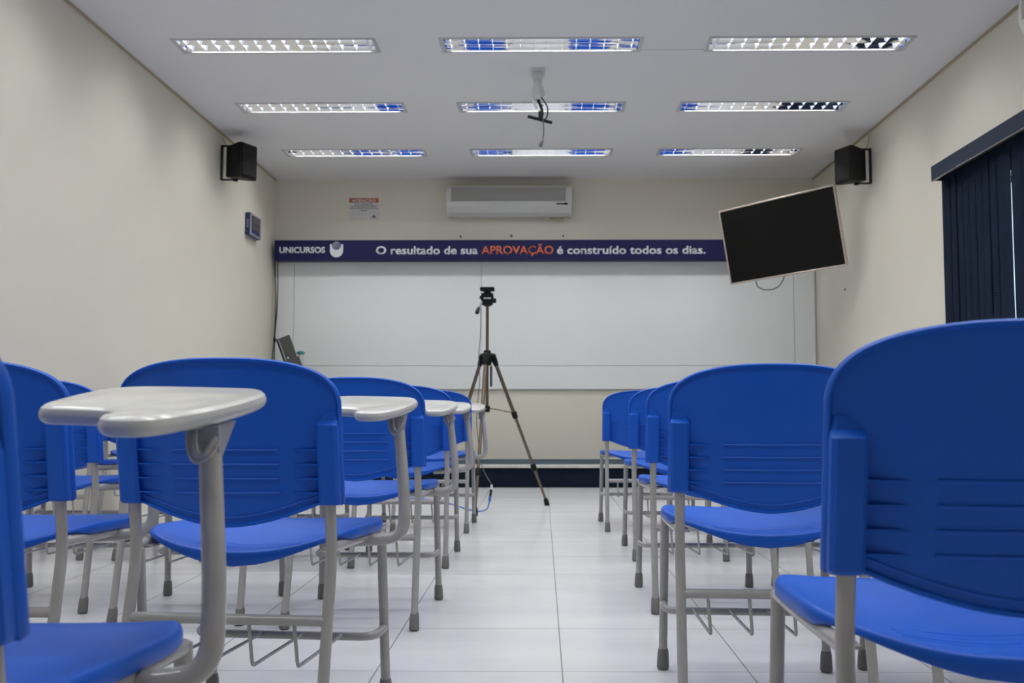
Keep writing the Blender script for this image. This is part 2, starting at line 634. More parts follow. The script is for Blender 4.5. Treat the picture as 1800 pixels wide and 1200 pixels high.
for q, (oz, hl) in enumerate(((0.022, 0.030), (0.008, 0.036), (0.030, 0.018))):
    a = R(35)
    cx_, cz_ = lcx - oz * math.sin(a), bcz + oz * math.cos(a)
    dx, dz = math.cos(a), math.sin(a)
    wv = 0.0035
    st.prism([(cx_ - dx * hl - dz * -wv, fy - 0.0012, cz_ - dz * hl - dx * wv), (cx_ + dx * hl - dz * -wv, fy - 0.0012, cz_ + dz * hl - dx * wv),
              (cx_ + dx * hl + dz * -wv, fy - 0.0012, cz_ + dz * hl + dx * wv), (cx_ - dx * hl + dz * -wv, fy - 0.0012, cz_ - dz * hl + dx * wv)], (0, -0.0006, 0))
st.build('emblem_stripe', M['midgrey'], t)

# warning poster
t = thing('warning_poster', 'small white notice with an orange ATENÇÃO heading on the back wall', 'poster', (0, YB, 0))
px0, px1, pz0, pz1 = -1.976, -1.672, 2.648, 2.868
slab('sheet', px0, px1, pz0, pz1, M['paper'], t, y0=-0.006, bev=0)
slab('heading_band', px0 + 0.002, px1 - 0.002, pz1 - 0.048, pz1 - 0.004, M['posterred'], t, y0=-0.0072, y1=-0.006, bev=0)
letters('heading_text', M['letter'], t, [('ATENÇÃO', px0 + 0.03, px1 - 0.03, pz1 - 0.041, 0.026, 0.03, -0.0073, 0.0006)])
pc = (px0 + px1) / 2
letters('notice_text', M['ink'], t, [
    ('NÃO É PERMITIDA', pc - 0.095, pc + 0.095, pz1 - 0.073, 0.014, 0.02, -0.0061, 0.0006),
    ('A GRAVAÇÃO DE VÍDEO', pc - 0.130, pc + 0.130, pz1 - 0.094, 0.014, 0.02, -0.0061, 0.0006),
    ('E/OU ÁUDIO DURANTE AS', pc - 0.140, pc + 0.140, pz1 - 0.115, 0.014, 0.02, -0.0061, 0.0006),
    ('AULAS', pc - 0.035, pc + 0.035, pz1 - 0.136, 0.014, 0.02, -0.0061, 0.0006)])
em = MB()
em.prism([(px1 - 0.075, -0.0061, pz0 + 0.012), (px1 - 0.020, -0.0061, pz0 + 0.012), (px1 - 0.030, -0.0061, pz0 + 0.022),
          (px1 - 0.038, -0.0061, pz0 + 0.042), (px1 - 0.056, -0.0061, pz0 + 0.042), (px1 - 0.064, -0.0061, pz0 + 0.022)], (0, -0.0006, 0))
em.build('poster_emblem', M['ink'], t)

# screws left in the wall above the banner
for k, (x, z, lab) in enumerate(((-0.826, 2.462, 'dark wall screw below the left end of the air conditioner'),
                                 (-0.307, 2.468, 'dark wall screw below the middle of the air conditioner'),
                                 (0.222, 2.466, 'faint wall screw below the right end of the air conditioner'))):
    s = MB().lathe([(0.004, 0), (0.004, 0.02), (0.010, 0.021), (0.011, 0.026), (0.006, 0.03)], 12, (0, 0, 0), Matrix.Rotation(PI / 2, 3, 'X')).build(
        'wall_screw', M['black'] if k < 2 else M['darkgrey'], None, 40, (x, YB, z))
    tag(s, lab, 'screw', 'screws above the banner')


# ------------------------------------------------------------------ air conditioners
def make_ac(label, loc, rz):
    """Split unit, 1.27 wide, 0.34 high, 0.20 deep; back at local y=0, front towards -Y."""
    t = thing('air_conditioner', label, 'air conditioner', loc, rz)
    Wd, Hh = 1.262, 0.318
    prof = [(0, 0), (0, Hh), (-0.10, Hh), (-0.165, Hh - 0.015), (-0.195, Hh - 0.05), (-0.205, Hh - 0.12), (-0.203, 0.14), (-0.185, 0.085), (-0.14, 0.03), (-0.09, 0.0)]
    b = MB()
    b.prism([(-Wd / 2, y, z) for y, z in prof], (Wd, 0, 0))
    bmesh.ops.bevel(b.bm, geom=[e for e in b.bm.edges], offset=0.006, segments=2, affect='EDGES', profile=0.5)
    b.build('body', M['white'], t, 35)
    g = MB()
    gz0, gz1 = 0.135, 0.275
    g.grid([[(-Wd / 2 + 0.05, -0.2065, gz0), (Wd / 2 - 0.06, -0.2065, gz0)], [(-Wd / 2 + 0.05, -0.2085, 0.20), (Wd / 2 - 0.06, -0.2085, 0.20)],
            [(-Wd / 2 + 0.05, -0.2005, gz1), (Wd / 2 - 0.06, -0.2005, gz1)]])
    for k in range(16):
        z = gz0 + 0.006 + (gz1 - gz0 - 0.012) * k / 15
        y = -0.208 if z < 0.20 else -0.208 + (z - 0.20) * 0.09
        g.box(((-0.005), y, z), (Wd - 0.11, 0.004, 0.004))
    g.build('intake_grille', M['grille'], t)
    fl = MB()
    fl.grid([[(-Wd / 2 + 0.06, -0.187, 0.083), (Wd / 2 - 0.27, -0.187, 0.083)], [(-Wd / 2 + 0.06, -0.1475, 0.0325), (Wd / 2 - 0.27, -0.1475, 0.0325)]])
    for s in (-Wd / 2 + 0.06, Wd / 2 - 0.27):
        fl.box((s, -0.168, 0.058), (0.006, 0.012, 0.062), rot=None)
    fl.build('air_flap', M['white'], t)
    MB().box((Wd / 2 - 0.095, -0.197, 0.108), (0.115, 0.006, 0.012), 0.002).build('display_strip', M['display'], t)
    MB().box((Wd / 2 - 0.06, -0.198, 0.109), (0.03, 0.008, 0.018), 0.002).build('logo_badge', M['black'], t)
    pp = MB()
    pp.tube(fillet([(Wd / 2 - 0.21, -0.03, 0.02), (Wd / 2 - 0.21, -0.045, -0.012), (Wd / 2 - 0.09, -0.045, -0.012), (Wd / 2 - 0.09, -0.02, 0.02)], 0.012), 0.010)
    pp.build('drain_pipe', M['cornice'], t, 50)
    return t


make_ac('white split air conditioner high on the back wall above the banner', (-0.327, YB, 2.652), 0)
make_ac('white split air conditioner tip at the top right corner of the picture', (XR, 5.015 - 0.631, 2.66), -PI / 2)

# ------------------------------------------------------------------ blinds on the right wall
t = thing('window_pelmet', 'navy box pelmet above the blinds on the right wall', 'pelmet', (XR, 4.3, 2.31))
b = MB()
PY0, PY1 = 4.15 - 4.3, 6.38 - 4.3
b.box((-0.122, (PY0 + PY1) / 2, 0), (0.012, PY1 - PY0, 0.100), 0.002, 1)
b.box((-0.064, (PY0 + PY1) / 2, 0.045), (0.124, PY1 - PY0 - 0.004, 0.010))
for yy in (PY0 + 0.006, PY1 - 0.006):
    b.box((-0.064, yy, 0), (0.124, 0.012, 0.098))
b.build('fascia', M['pelmet'], t)
MB().box((-0.122, (PY0 + PY1) / 2, -0.0525), (0.014, PY1 - PY0, 0.006)).build('edge_trim', M['rail'], t)
MB().box((-0.055, (PY0 + PY1) / 2, 0.020), (0.04, PY1 - PY0 - 0.05, 0.030)).build('head_rail', M['rail'], t)


def make_blind(label, y0, y1, seed):
    """Vertical fabric blind: overlapping slats, slightly waved."""
    t = thing('vertical_blind', label, 'blind', (XR - 0.048, y0, 0.62), 0, 'vertical blinds at the right window')
    n = max(2, round((y1 - y0) / 0.095))
    wv = (y1 - y0) / n
    rnd = random.Random(seed)
    for k in range(n):
        s = MB()
        rows = []
        a = rnd.uniform(-0.004, 0.004)
        for q in range(7):
            u = q / 6
            y = k * wv - 0.020 + u * (wv + 0.040)
            x = 0.005 * (u - 0.5)
            rows.append([(x + a * 0.4, y, 1.665), (x + a, y, 0.85), (x + a * 0.6, y, 0.0)])
        V = s.grid(rows)
        ex = bmesh.ops.solidify(s.bm, geom=list(s.bm.faces), thickness=0.0012)
        s.build('slat', M['blind'], t, 60)
    return t


make_blind('navy vertical blind hanging left of the bright window slit', 5.475, 6.385, 1)
make_blind('navy vertical blind hanging right of the bright window slit at the picture edge', 4.25, 5.44, 2)


# ------------------------------------------------------------------ television on an arm
TVS = 1.2
tv_c = Vector((1.802 * TVS, 7.071 * TVS, CAM_H + (2.002 - CAM_H) * TVS))
t = thing('television', 'large flat black television tilted on an arm at the right wall', 'television', tv_c)
t.rotation_euler = (0.196, -0.045, -0.805)
TW, TH = 1.0 * TVS, 0.59 * TVS
b = MB()
bw = 0.016
for s in (-1, 1):
    b.box((s * (TW / 2 - bw / 2), 0, 0), (bw, 0.03, TH), 0.003, 1)
    b.box((0, 0, s * (TH / 2 - bw / 2)), (TW - 2 * bw, 0.03, bw), 0.003, 1)
b.build('bezel', M['bezel'], t)
MB().box((0, -0.003, 0), (TW - 2 * bw + 0.002, 0.016, TH - 2 * bw + 0.002)).build('screen', M['screen'], t)
b = MB()
b.box((0, 0.022, 0), (TW - 0.02, 0.02, TH - 0.02), 0.006)
b.box((0, 0.050, -0.05), (TW * 0.55, 0.045, TH * 0.5), 0.015)
b.build('rear_housing', M['black'], t, 40)
mw = t.matrix_basis.copy()
mw = Matrix.LocRotScale(t.location, t.rotation_euler.to_quaternion(), None)
inv = mw.inverted()
wall_pt = inv @ Vector((XR - 0.04, 9.02, tv_c.z))
b = MB()
b.tube(fillet([(0, 0.075, 0), (0.06, 0.16, 0.0), (wall_pt.x * 0.7, wall_pt.y * 0.75, wall_pt.z * 0.6), wall_pt], 0.04), 0.02, 10)
b.build('wall_arm', M['black'], t, 50)
q = inv.to_3x3()
b = MB()
b.box((0, 0, 0), (0.02, 0.12, 0.28), 0.004)
bmesh.ops.transform(b.bm, matrix=inv @ Matrix.Translation((XR - 0.011, 9.02, tv_c.z)), verts=b.bm.verts)
b.build('wall_plate', M['black'], t)
# cable drooping below the screen
cpts = [(-0.30, 0.05, -0.27), (-0.29, 0.04, -0.335), (-0.24, 0.04, -0.368), (-0.17, 0.04, -0.378), (-0.10, 0.04, -0.362), (-0.05, 0.045, -0.31), (-0.04, 0.05, -0.27)]
MB().tube(fillet([(x * 1.2, y, z * 1.22) for x, y, z in cpts], 0.03, 4), 0.005, 8).build('drooping_cable', M['darkgrey'], t, 60)
MB().lathe([(0.006, 0), (0.006, 0.008)], 10, (0, -0.012, -TH / 2 + 0.008), Matrix.Rotation(PI / 2, 3, 'X')).build('brand_badge', M['midgrey'], t)

tv_rot = t.rotation_euler.to_matrix().to_4x4()      # keep the tilt in the meshes, the empty stays level
for ch in t.children:
    ch.data.transform(tv_rot)
t.rotation_euler = (0, 0, 0)


# ------------------------------------------------------------------ wall loudspeakers
def make_speaker(label, wall_x, y, side, z):
    """side=+1: hangs on the left wall and looks into the room (+X, towards the chairs)."""
    t = thing('wall_speaker', label, 'speaker', (wall_x, y, z), 0, 'loudspeakers on the side walls')
    br = MB()
    br.box((side * 0.006, 0, 0), (0.010, 0.045, 0.30), 0.002, 1)
    for s in (-1, 1):
        br.box((side * 0.072, 0, s * 0.146), (0.135, 0.040, 0.008), 0.002, 1)
    br.build('bracket', M['black'], t)
    for s in (-1, 1):
        MB().lathe([(0.020, -0.009), (0.022, 0), (0.020, 0.009)], 14, (side * 0.125, 0, s * 0.150)).build('knob', M['black'], t, 40)
    # cabinet in its own frame: front +X, then turned towards the chairs
    c = MB()
    hz = 0.140
    fx, bx = 0.205, 0.0
    front = [(-0.100, -hz - 0.012), (0.100, -hz - 0.012), (0.100, hz + 0.008), (-0.100, hz + 0.008)]
    back = [(-0.055, -hz + 0.012), (0.055, -hz + 0.012), (0.055, hz - 0.006), (-0.055, hz - 0.006)]
    rot = Matrix.Rotation(R(-24) * side, 3, 'Z')
    rows = []
    for fxx, sc in ((bx, 0.0), (0.09, 0.55), (0.165, 0.95), (fx, 1.0)):
        rows.append([rot @ Vector((side * (fxx - 0.06), b[0] + (f[0] - b[0]) * sc, b[1] + (f[1] - b[1]) * sc)) + Vector((side * 0.125, 0, 0)) for f, b in zip(front, back)])
    V = c.grid(rows, closed_u=True)
    c.bm.faces.new(V[0][::-1])
    c.bm.faces.new(V[-1])
    bmesh.ops.recalc_face_normals(c.bm, faces=c.bm.faces)
    bmesh.ops.bevel(c.bm, geom=[e for e in c.bm.edges if e.calc_face_angle(0) > 0.5], offset=0.010, segments=3, affect='EDGES', profile=0.5)
    c.build('cabinet', M['black'], t, 40)
    g = MB()
    pts = [rot @ Vector((side * (fx - 0.06 + 0.001), yy, zz)) + Vector((side * 0.125, 0, 0)) for yy, zz in ((-0.088, -0.130), (0.088, -0.130), (0.088, 0.130), (-0.088, 0.130))]
    nv = rot @ Vector((side * 0.006, 0, 0))
    g.prism(pts, nv)
    g.build('grille', M['black'], t)
    wr = MB()
    wr.tube(fillet([(side * 0.004, 0.01, ZC - z - 0.03), (side * 0.012, 0.012, 0.20), (side * 0.05, 0.03, 0.12), (side * 0.055, 0.03, 0.02), (side * 0.06, 0.01, -0.03)], 0.03, 5), 0.0035, 8)
    wr.build('speaker_wire', M['cornice'], t, 60)
    return t


make_speaker('black loudspeaker bracketed high on the left wall', XL, 7.92, 1, 2.805)
make_speaker('black loudspeaker bracketed on the right wall above the television', XR, 7.90, -1, 2.755)

# control panel on the left wall
t = thing('wall_panel', 'small blue and grey panel with dark displays on the left wall', 'control panel', (XL, 8.76, 2.418))
MB().box((0.024, 0, 0), (0.046, 0.335, 0.205), 0.006).build('case', M['panelblue'], t)
b = MB()
for s in (-1, 1):
    b.box((0.049, s * 0.153, 0), (0.008, 0.028, 0.205), 0.003, 1)
    b.box((0.049, 0, s * 0.093), (0.008, 0.278, 0.018), 0.003, 1)
b.build('rim', M['midgrey'], t)
MB().box((0.0485, -0.0, 0.046), (0.006, 0.22, 0.062), 0.001, 1).build('display', M['display'], t)
MB().box((0.0485, 0.0, -0.020), (0.006, 0.22, 0.050), 0.001, 1).build('display', M['display'], t)
MB().box((0.0485, 0.0, -0.068), (0.006, 0.22, 0.026), 0.001, 1).build('button_row', M['panelblue'], t)
b = MB()
for k in range(6):
    b.box((0.026, -0.1685, -0.035 + 0.014 * k), (0.018, 0.002, 0.009))
b.build('side_marking', M['midgrey'], t)

tag(MB().lathe([(0.010, 0), (0.010, 0.006), (0.006, 0.009)], 12, (0, 0, 0), Matrix.Rotation(-PI / 2, 3, 'Y')).build('wall_sticker', M['red'], None, 40, (XR, 8.64, 1.80)),
    'tiny red stud on the right wall below the television', 'stud')

# ------------------------------------------------------------------ projector mount hanging from the ceiling
t = thing('projector_mount', 'empty projector bracket with black arm and dangling cable on the ceiling', 'projector mount', (-0.026, 6.48, ZC))
b = MB()
b.box((0, -0.02, -0.006), (0.10, 0.16, 0.010), 0.003)
b.box((0, -0.05, -0.035), (0.075, 0.055, 0.05), 0.006)
b.build('ceiling_plate', M['white'], t, 40)
b = MB()
b.tube([(0.0, -0.02, -0.03), (0.0, -0.02, -0.20)], 0.028, 16)
b.tube([(-0.030, -0.02, -0.12), (-0.035, -0.02, -0.20), (-0.005, -0.02, -0.26)], 0.011, 10)
b.tube([(0.030, -0.02, -0.11), (0.045, -0.02, -0.16), (0.02, -0.02, -0.20)], 0.009, 10)
b.build('white_stem', M['white'], t, 50)
b = MB()
b.tube([(0.0, -0.02, -0.19), (0.03, -0.02, -0.27), (0.035, -0.02, -0.31)], 0.010, 10)
b.box((0.022, -0.02, -0.315), (0.034, 0.03, 0.065), 0.003)
b.build('knuckle', M['black'], t, 40)
MB().tube([(-0.068, -0.02, -0.318), (0.100, -0.02, -0.363)], 0.011, 10).build('cross_arm', M['black'], t, 50)
MB().tube(fillet([(0.005, -0.03, -0.19), (0.03, -0.03, -0.19), (0.075, -0.03, -0.26), (0.065, -0.03, -0.33), (0.045, -0.03, -0.345)], 0.04, 6), 0.0045, 8).build('cable', M['black'], t, 60)
MB().tube(fillet([(0.034, -0.03, -0.33), (0.042, -0.03, -0.40), (0.042, -0.03, -0.45), (0.035, -0.03, -0.49)], 0.03, 6), 0.0045, 8).build('cable', M['darkgrey'], t, 60)
MB().box((0.026, -0.03, -0.512), (0.024, 0.014, 0.050), 0.004, rot=Matrix.Rotation(R(20), 4, 'Y')).build('plug', M['darkgrey'], t, 40)

# ------------------------------------------------------------------ camera tripod in the aisle
TF = [Vector((0.041, 7.034, 0)), Vector((-0.445, 6.367, 0))]
mid = (TF[0] + TF[1]) / 2
dv = TF[0] - TF[1]
TF.append(mid + Vector((-dv.y, dv.x, 0)).normalized() * dv.length * 0.866)
tc_ = (TF[0] + TF[1] + TF[2]) / 3
t = thing('camera_tripod', 'bronze and black camera tripod standing in the aisle before the whiteboard', 'tripod', (tc_.x, tc_.y, 0))
HUBZ = 1.085
hub = Vector((0, 0, HUBZ))
for fpt in TF:
    foot = fpt - tc_
    d = Vector((foot.x, foot.y, 0)).normalized()
    top = hub + d * 0.052 + Vector((0, 0, -0.01))
    foot = foot + Vector((0, 0, 0.012))
    ax = (foot - top)
    p1, p2 = top + ax * 0.385, top + ax * 0.745
    lg = MB()
    lg.tube([top, p1], 0.0135, 12)
    lg.tube([p1, p2], 0.0115, 12)
    lg.tube([p2, foot], 0.0095, 12)
    leg = lg.build('leg', M['bronze'], t, 50)
    for p in (p1, p2):
        u = ax.normalized()
        MB().tube([p - u * 0.025, p - u * 0.018, p + u * 0.022, p + u * 0.028], [0.017, 0.021, 0.020, 0.014], 12).build('leg_lock', M['black'], leg, 40)
    MB().tube([foot - ax.normalized() * 0.045, foot - ax.normalized() * 0.03, foot + Vector((0, 0, -0.012))], [0.011, 0.016, 0.020], 12).build('rubber_foot', M['black'], leg, 40)
    ua = ax.normalized()
    MB().tube([hub + d * 0.02 + Vector((0, 0, 0.012)), hub + d * 0.045 + Vector((0, 0, 0.008)), top + ua * 0.02, top + ua * 0.055], [0.022, 0.024, 0.021, 0.017], 10).build('leg_joint', M['black'], t, 45)
    br0, br1 = Vector((0, 0, 0.715)), top + ax * 0.37
    MB().tube([br0 + d * 0.02, br1], 0.0045, 8).build('brace', M['bronze'], t)
MB().lathe([(0.030, -0.06), (0.034, -0.03), (0.034, 0.01), (0.026, 0.02), (0.026, 0.045), (0.018, 0.05)], 20, hub).build('hub', M['black'], t, 40)
MB().tube([(0, 0, 0.69), (0, 0, 1.475)], 0.0115, 14).build('centre_column', M['bronze'], t, 50)
MB().lathe([(0.012, -0.03), (0.022, -0.022), (0.022, 0.014), (0.013, 0.02)], 16, (0, 0, 0.715)).build('brace_collar', M['black'], t, 40)
b = MB()
b.box((0.030, -0.02, HUBZ - 0.14), (0.018, 0.014, 0.15), 0.003)
b.build('crank_rack', M['darkgrey'], t)
hd = MB()
hd.lathe([(0.020, 0), (0.040, 0.012), (0.043, 0.030), (0.030, 0.040)], 20, (0.0, 0, 1.455))
hd.box((-0.036, 0, 1.515), (0.018, 0.05, 0.050), 0.004)
hd.box((0.036, 0, 1.515), (0.018, 0.05, 0.050), 0.004)
hd.box((0.0, 0, 1.536), (0.085, 0.05, 0.030), 0.004)
hd.lathe([(0.038, 0), (0.030, 0.014), (0.012, 0.018)], 18, (0, 0, 1.494))
hd.tube([(0.04, 0, 1.497), (0.064, 0, 1.497)], 0.018, 14)
hd.tube([(-0.04, 0, 1.52), (-0.056, 0, 1.52)], 0.012, 12)
hd.build('pan_head', M['black'], t, 40)
b = MB()
b.lathe([(0.030, 1.545), (0.026, 1.560), (0.030, 1.570)], 16)
b.box((0, 0, 1.580), (0.105, 0.085, 0.026), 0.006)
b.build('camera_plate', M['black'], t, 40)
pg = MB()
pg.tube([(-0.035, 0, 1.495), (-0.058, -0.10, 1.43)], 0.008, 10)
ph = pg.build('pan_handle', M['midgrey'], t, 50)
MB().tube([(-0.056, -0.09, 1.435), (-0.060, -0.11, 1.42), (-0.066, -0.135, 1.395), (-0.067, -0.14, 1.391)], [0.010, 0.014, 0.015, 0.010], 12).build('handle_grip', M['black'], ph, 45)

# wire hanging down the tripod to a plug, then the blue lead on the tiles
T3 = tc_
wp = [(-0.045, -0.03, 1.44), (-0.045, -0.04, 1.25), (-0.060, -0.05, 1.09), (-0.048, -0.06, 0.92), (-0.066, -0.06, 0.74), (-0.072, -0.06, 0.60), (-0.05, -0.08, 0.42),
      (-0.035, -0.10, 0.31), (0.01, -0.17, 0.235), (0.046, -0.25, 0.192)]
wire = MB().tube(fillet([Vector(p) + Vector((T3.x, T3.y, 0)) for p in wp], 0.05, 5), 0.0028, 6).build('hanging_wire', M['wire'], None, 60)
tag(wire, 'thin dark wire hanging down beside the tripod column', 'cable')
u = thing('extension_lead', 'blue cable with black and white plug snaking over the tiles below the tripod', 'cable', (0, 0, 0))
pl = Vector((T3.x + 0.045, T3.y - 0.25, 0.155))
lead = [pl + Vector((-0.010, 0.0, -0.075)), pl + Vector((-0.022, -0.01, -0.13)), (pl.x - 0.045, pl.y, 0.012), (pl.x - 0.07, pl.y, 0.005), (-0.46, 6.60, 0.005), (-0.53, 6.74, 0.005), (-0.64, 7.02, 0.005), (-0.80, 7.32, 0.005),
        (-0.95, 7.50, 0.005), (-1.15, 7.60, 0.005), (-1.45, 7.62, 0.005)]
MB().tube(fillet(lead, 0.08, 5), 0.0048, 8).build('lead', M['bluecable'], u, 60)
MB().tube([pl + Vector((0.003, 0, 0.032)), pl + Vector((0.0015, 0, -0.002))], 0.008, 10).build('white_tip', M['letter'], u, 50)['label'] = 'white plug tip'
MB().tube([pl + Vector((0.0015, 0, 0.0)), pl + Vector((-0.006, 0, -0.045))], 0.008, 10).build('black_sleeve', M['black'], u, 50)['label'] = 'black plug sleeve'
MB().tube([pl + Vector((-0.006, 0, -0.045)), pl + Vector((-0.011, 0, -0.08))], 0.010, 10).build('blue_sleeve', M['bluecable'], u, 50)['label'] = 'blue plug sleeve'

# ------------------------------------------------------------------ teacher's desk corner (mostly behind the chairs)
dz = STAGE_Z
t = thing('teacher_desk', 'plain desk in the left corner, hidden behind the chair backs', 'desk', (-2.40, 9.10, dz))
MB().box((0, 0, 0.735), (0.60, 0.50, 0.025), 0.004).build('desk_top', M['wood'], t)
for sx_ in (-1, 1):
    for sy_ in (-1, 1):
        MB().tube([(sx_ * 0.27, sy_ * 0.22, 0.0), (sx_ * 0.27, sy_ * 0.22, 0.7225)], 0.016, 10).build('leg', M['tube'], t, 50)
dtop = dz + 0.7475
t = thing('leaning_screen', 'flat black computer screen leaning towards the left wall on the corner desk', 'computer screen', (-2.395, 9.02, dtop))
tilt = Matrix.Rotation(R(-20.5), 4, 'Y')


def tilted(mb):
    bmesh.ops.transform(mb.bm, matrix=tilt, verts=mb.bm.verts)
    return mb


tilted(MB().box((0.075, 0.0, 0.247), (0.125, 0.022, 0.40), 0.003)).build('panel', M['darkgrey'], t)
tilted(MB().box((0.012, 0.0, 0.240), (0.018, 0.030, 0.415), 0.003)).build('dark_edge', M['black'], t)
tilted(MB().box((0.026, -0.010, 0.240), (0.010, 0.016, 0.40), 0.002)).build('silver_edge', M['midgrey'], t)
tilted(MB().box((0.095, -0.022, 0.125), (0.130, 0.020, 0.19), 0.003)).build('lower_cover', M['darkgrey'], t)
tilted(MB().lathe([(0.009, 0), (0.009, 0.003)], 12, (0.055, -0.011, 0.20 + 0.04), Matrix.Rotation(PI / 2, 3, 'X'))).build('logo_dot', M['letter'], t)
t = thing('lidded_jar', 'cloudy jar with a teal lid on the corner desk', 'jar', (-2.355, 9.20, dtop))
MB().lathe([(0.032, 0), (0.035, 0.01), (0.035, 0.25), (0.030, 0.285), (0.030, 0.295)], 20).build('jar_body', M['clear'], t, 40)
MB().lathe([(0.034, 0.290), (0.041, 0.293), (0.041, 0.306), (0.030, 0.318), (0.012, 0.321)], 20).build('lid', M['teal'], t, 40)

# cables down the left corner
for k, (pts_, lab) in enumerate(((
        [(-2.712, 9.50, 2.215), (-2.700, 9.50, 1.95), (-2.690, 9.50, 1.75), (-2.700, 9.50, 1.50), (-2.705, 9.50, 1.37), (-2.723, 9.49, 1.20), (-2.705, 9.49, 0.95), (-2.70, 9.50, STAGE_Z + 0.01)],
        'black cable looping down the left corner from the banner'),
        ([(-2.670, 9.455, 2.215), (-2.664, 9.455, 1.95), (-2.666, 9.455, 1.70), (-2.682, 9.455, 1.50), (-2.688, 9.455, 1.37), (-2.686, 9.455, 1.15), (-2.680, 9.455, 0.95), (-2.68, 9.455, STAGE_Z + 0.01)],
         'straight black cable hanging in the left corner below the banner'))):
    c = MB().tube(fillet(pts_, 0.08, 5), 0.005, 8)
    if k == 1:
        c.lathe([(0.006, -0.03), (0.013, -0.02), (0.013, 0.02), (0.006, 0.03)], 10, (-2.688, 9.455, 1.40))
    tag(c.build('corner_cable', M['black'], None, 60), lab, 'cable', 'cables in the left corner')


# ------------------------------------------------------------------ school chairs with writing tablet
def lean(z):
    """Offset of the rear posts (and backrest) along Y at height z."""
    if z <= 0.42:
        return -0.055 + 0.085 * z / 0.42
    return 0.03 - 0.178 * (z - 0.42)


PX = 0.2095          # rear post half spacing
RT = 0.0118          # leg tube radius


def back_top(x):
    t_ = min(1.0, abs(x) / 0.2335)
    return 0.695 + 0.1215 * max(0.0, 1 - t_ ** 2.4) ** 0.27


def back_bot(x):
    t_ = min(1.0, abs(x) / 0.185)
    return 0.479 + 0.046 * t_ ** 1.7


def back_y(x, z):
    return lean(z) - 0.021 + 0.024 * (x / 0.2) ** 2


def seat_top(x, y):
    zr = 0.421 + 0.038 * min(1.1, (abs(x) / 0.21)) ** 2
    zf = 0.448 + 0.006 * (abs(x) / 0.22) ** 2
    s = min(1, max(0, (y - 0.08) / 0.30))
    s = s * s * (3 - 2 * s)
    z = zr + (zf - zr) * s
    z -= 0.012 * math.sin(PI * min(1, max(0, (y - 0.06) / 0.34))) * (1 - (x / 0.25) ** 2)
    if y > 0.40:
        z -= 9.0 * (y - 0.40) ** 2
    return z


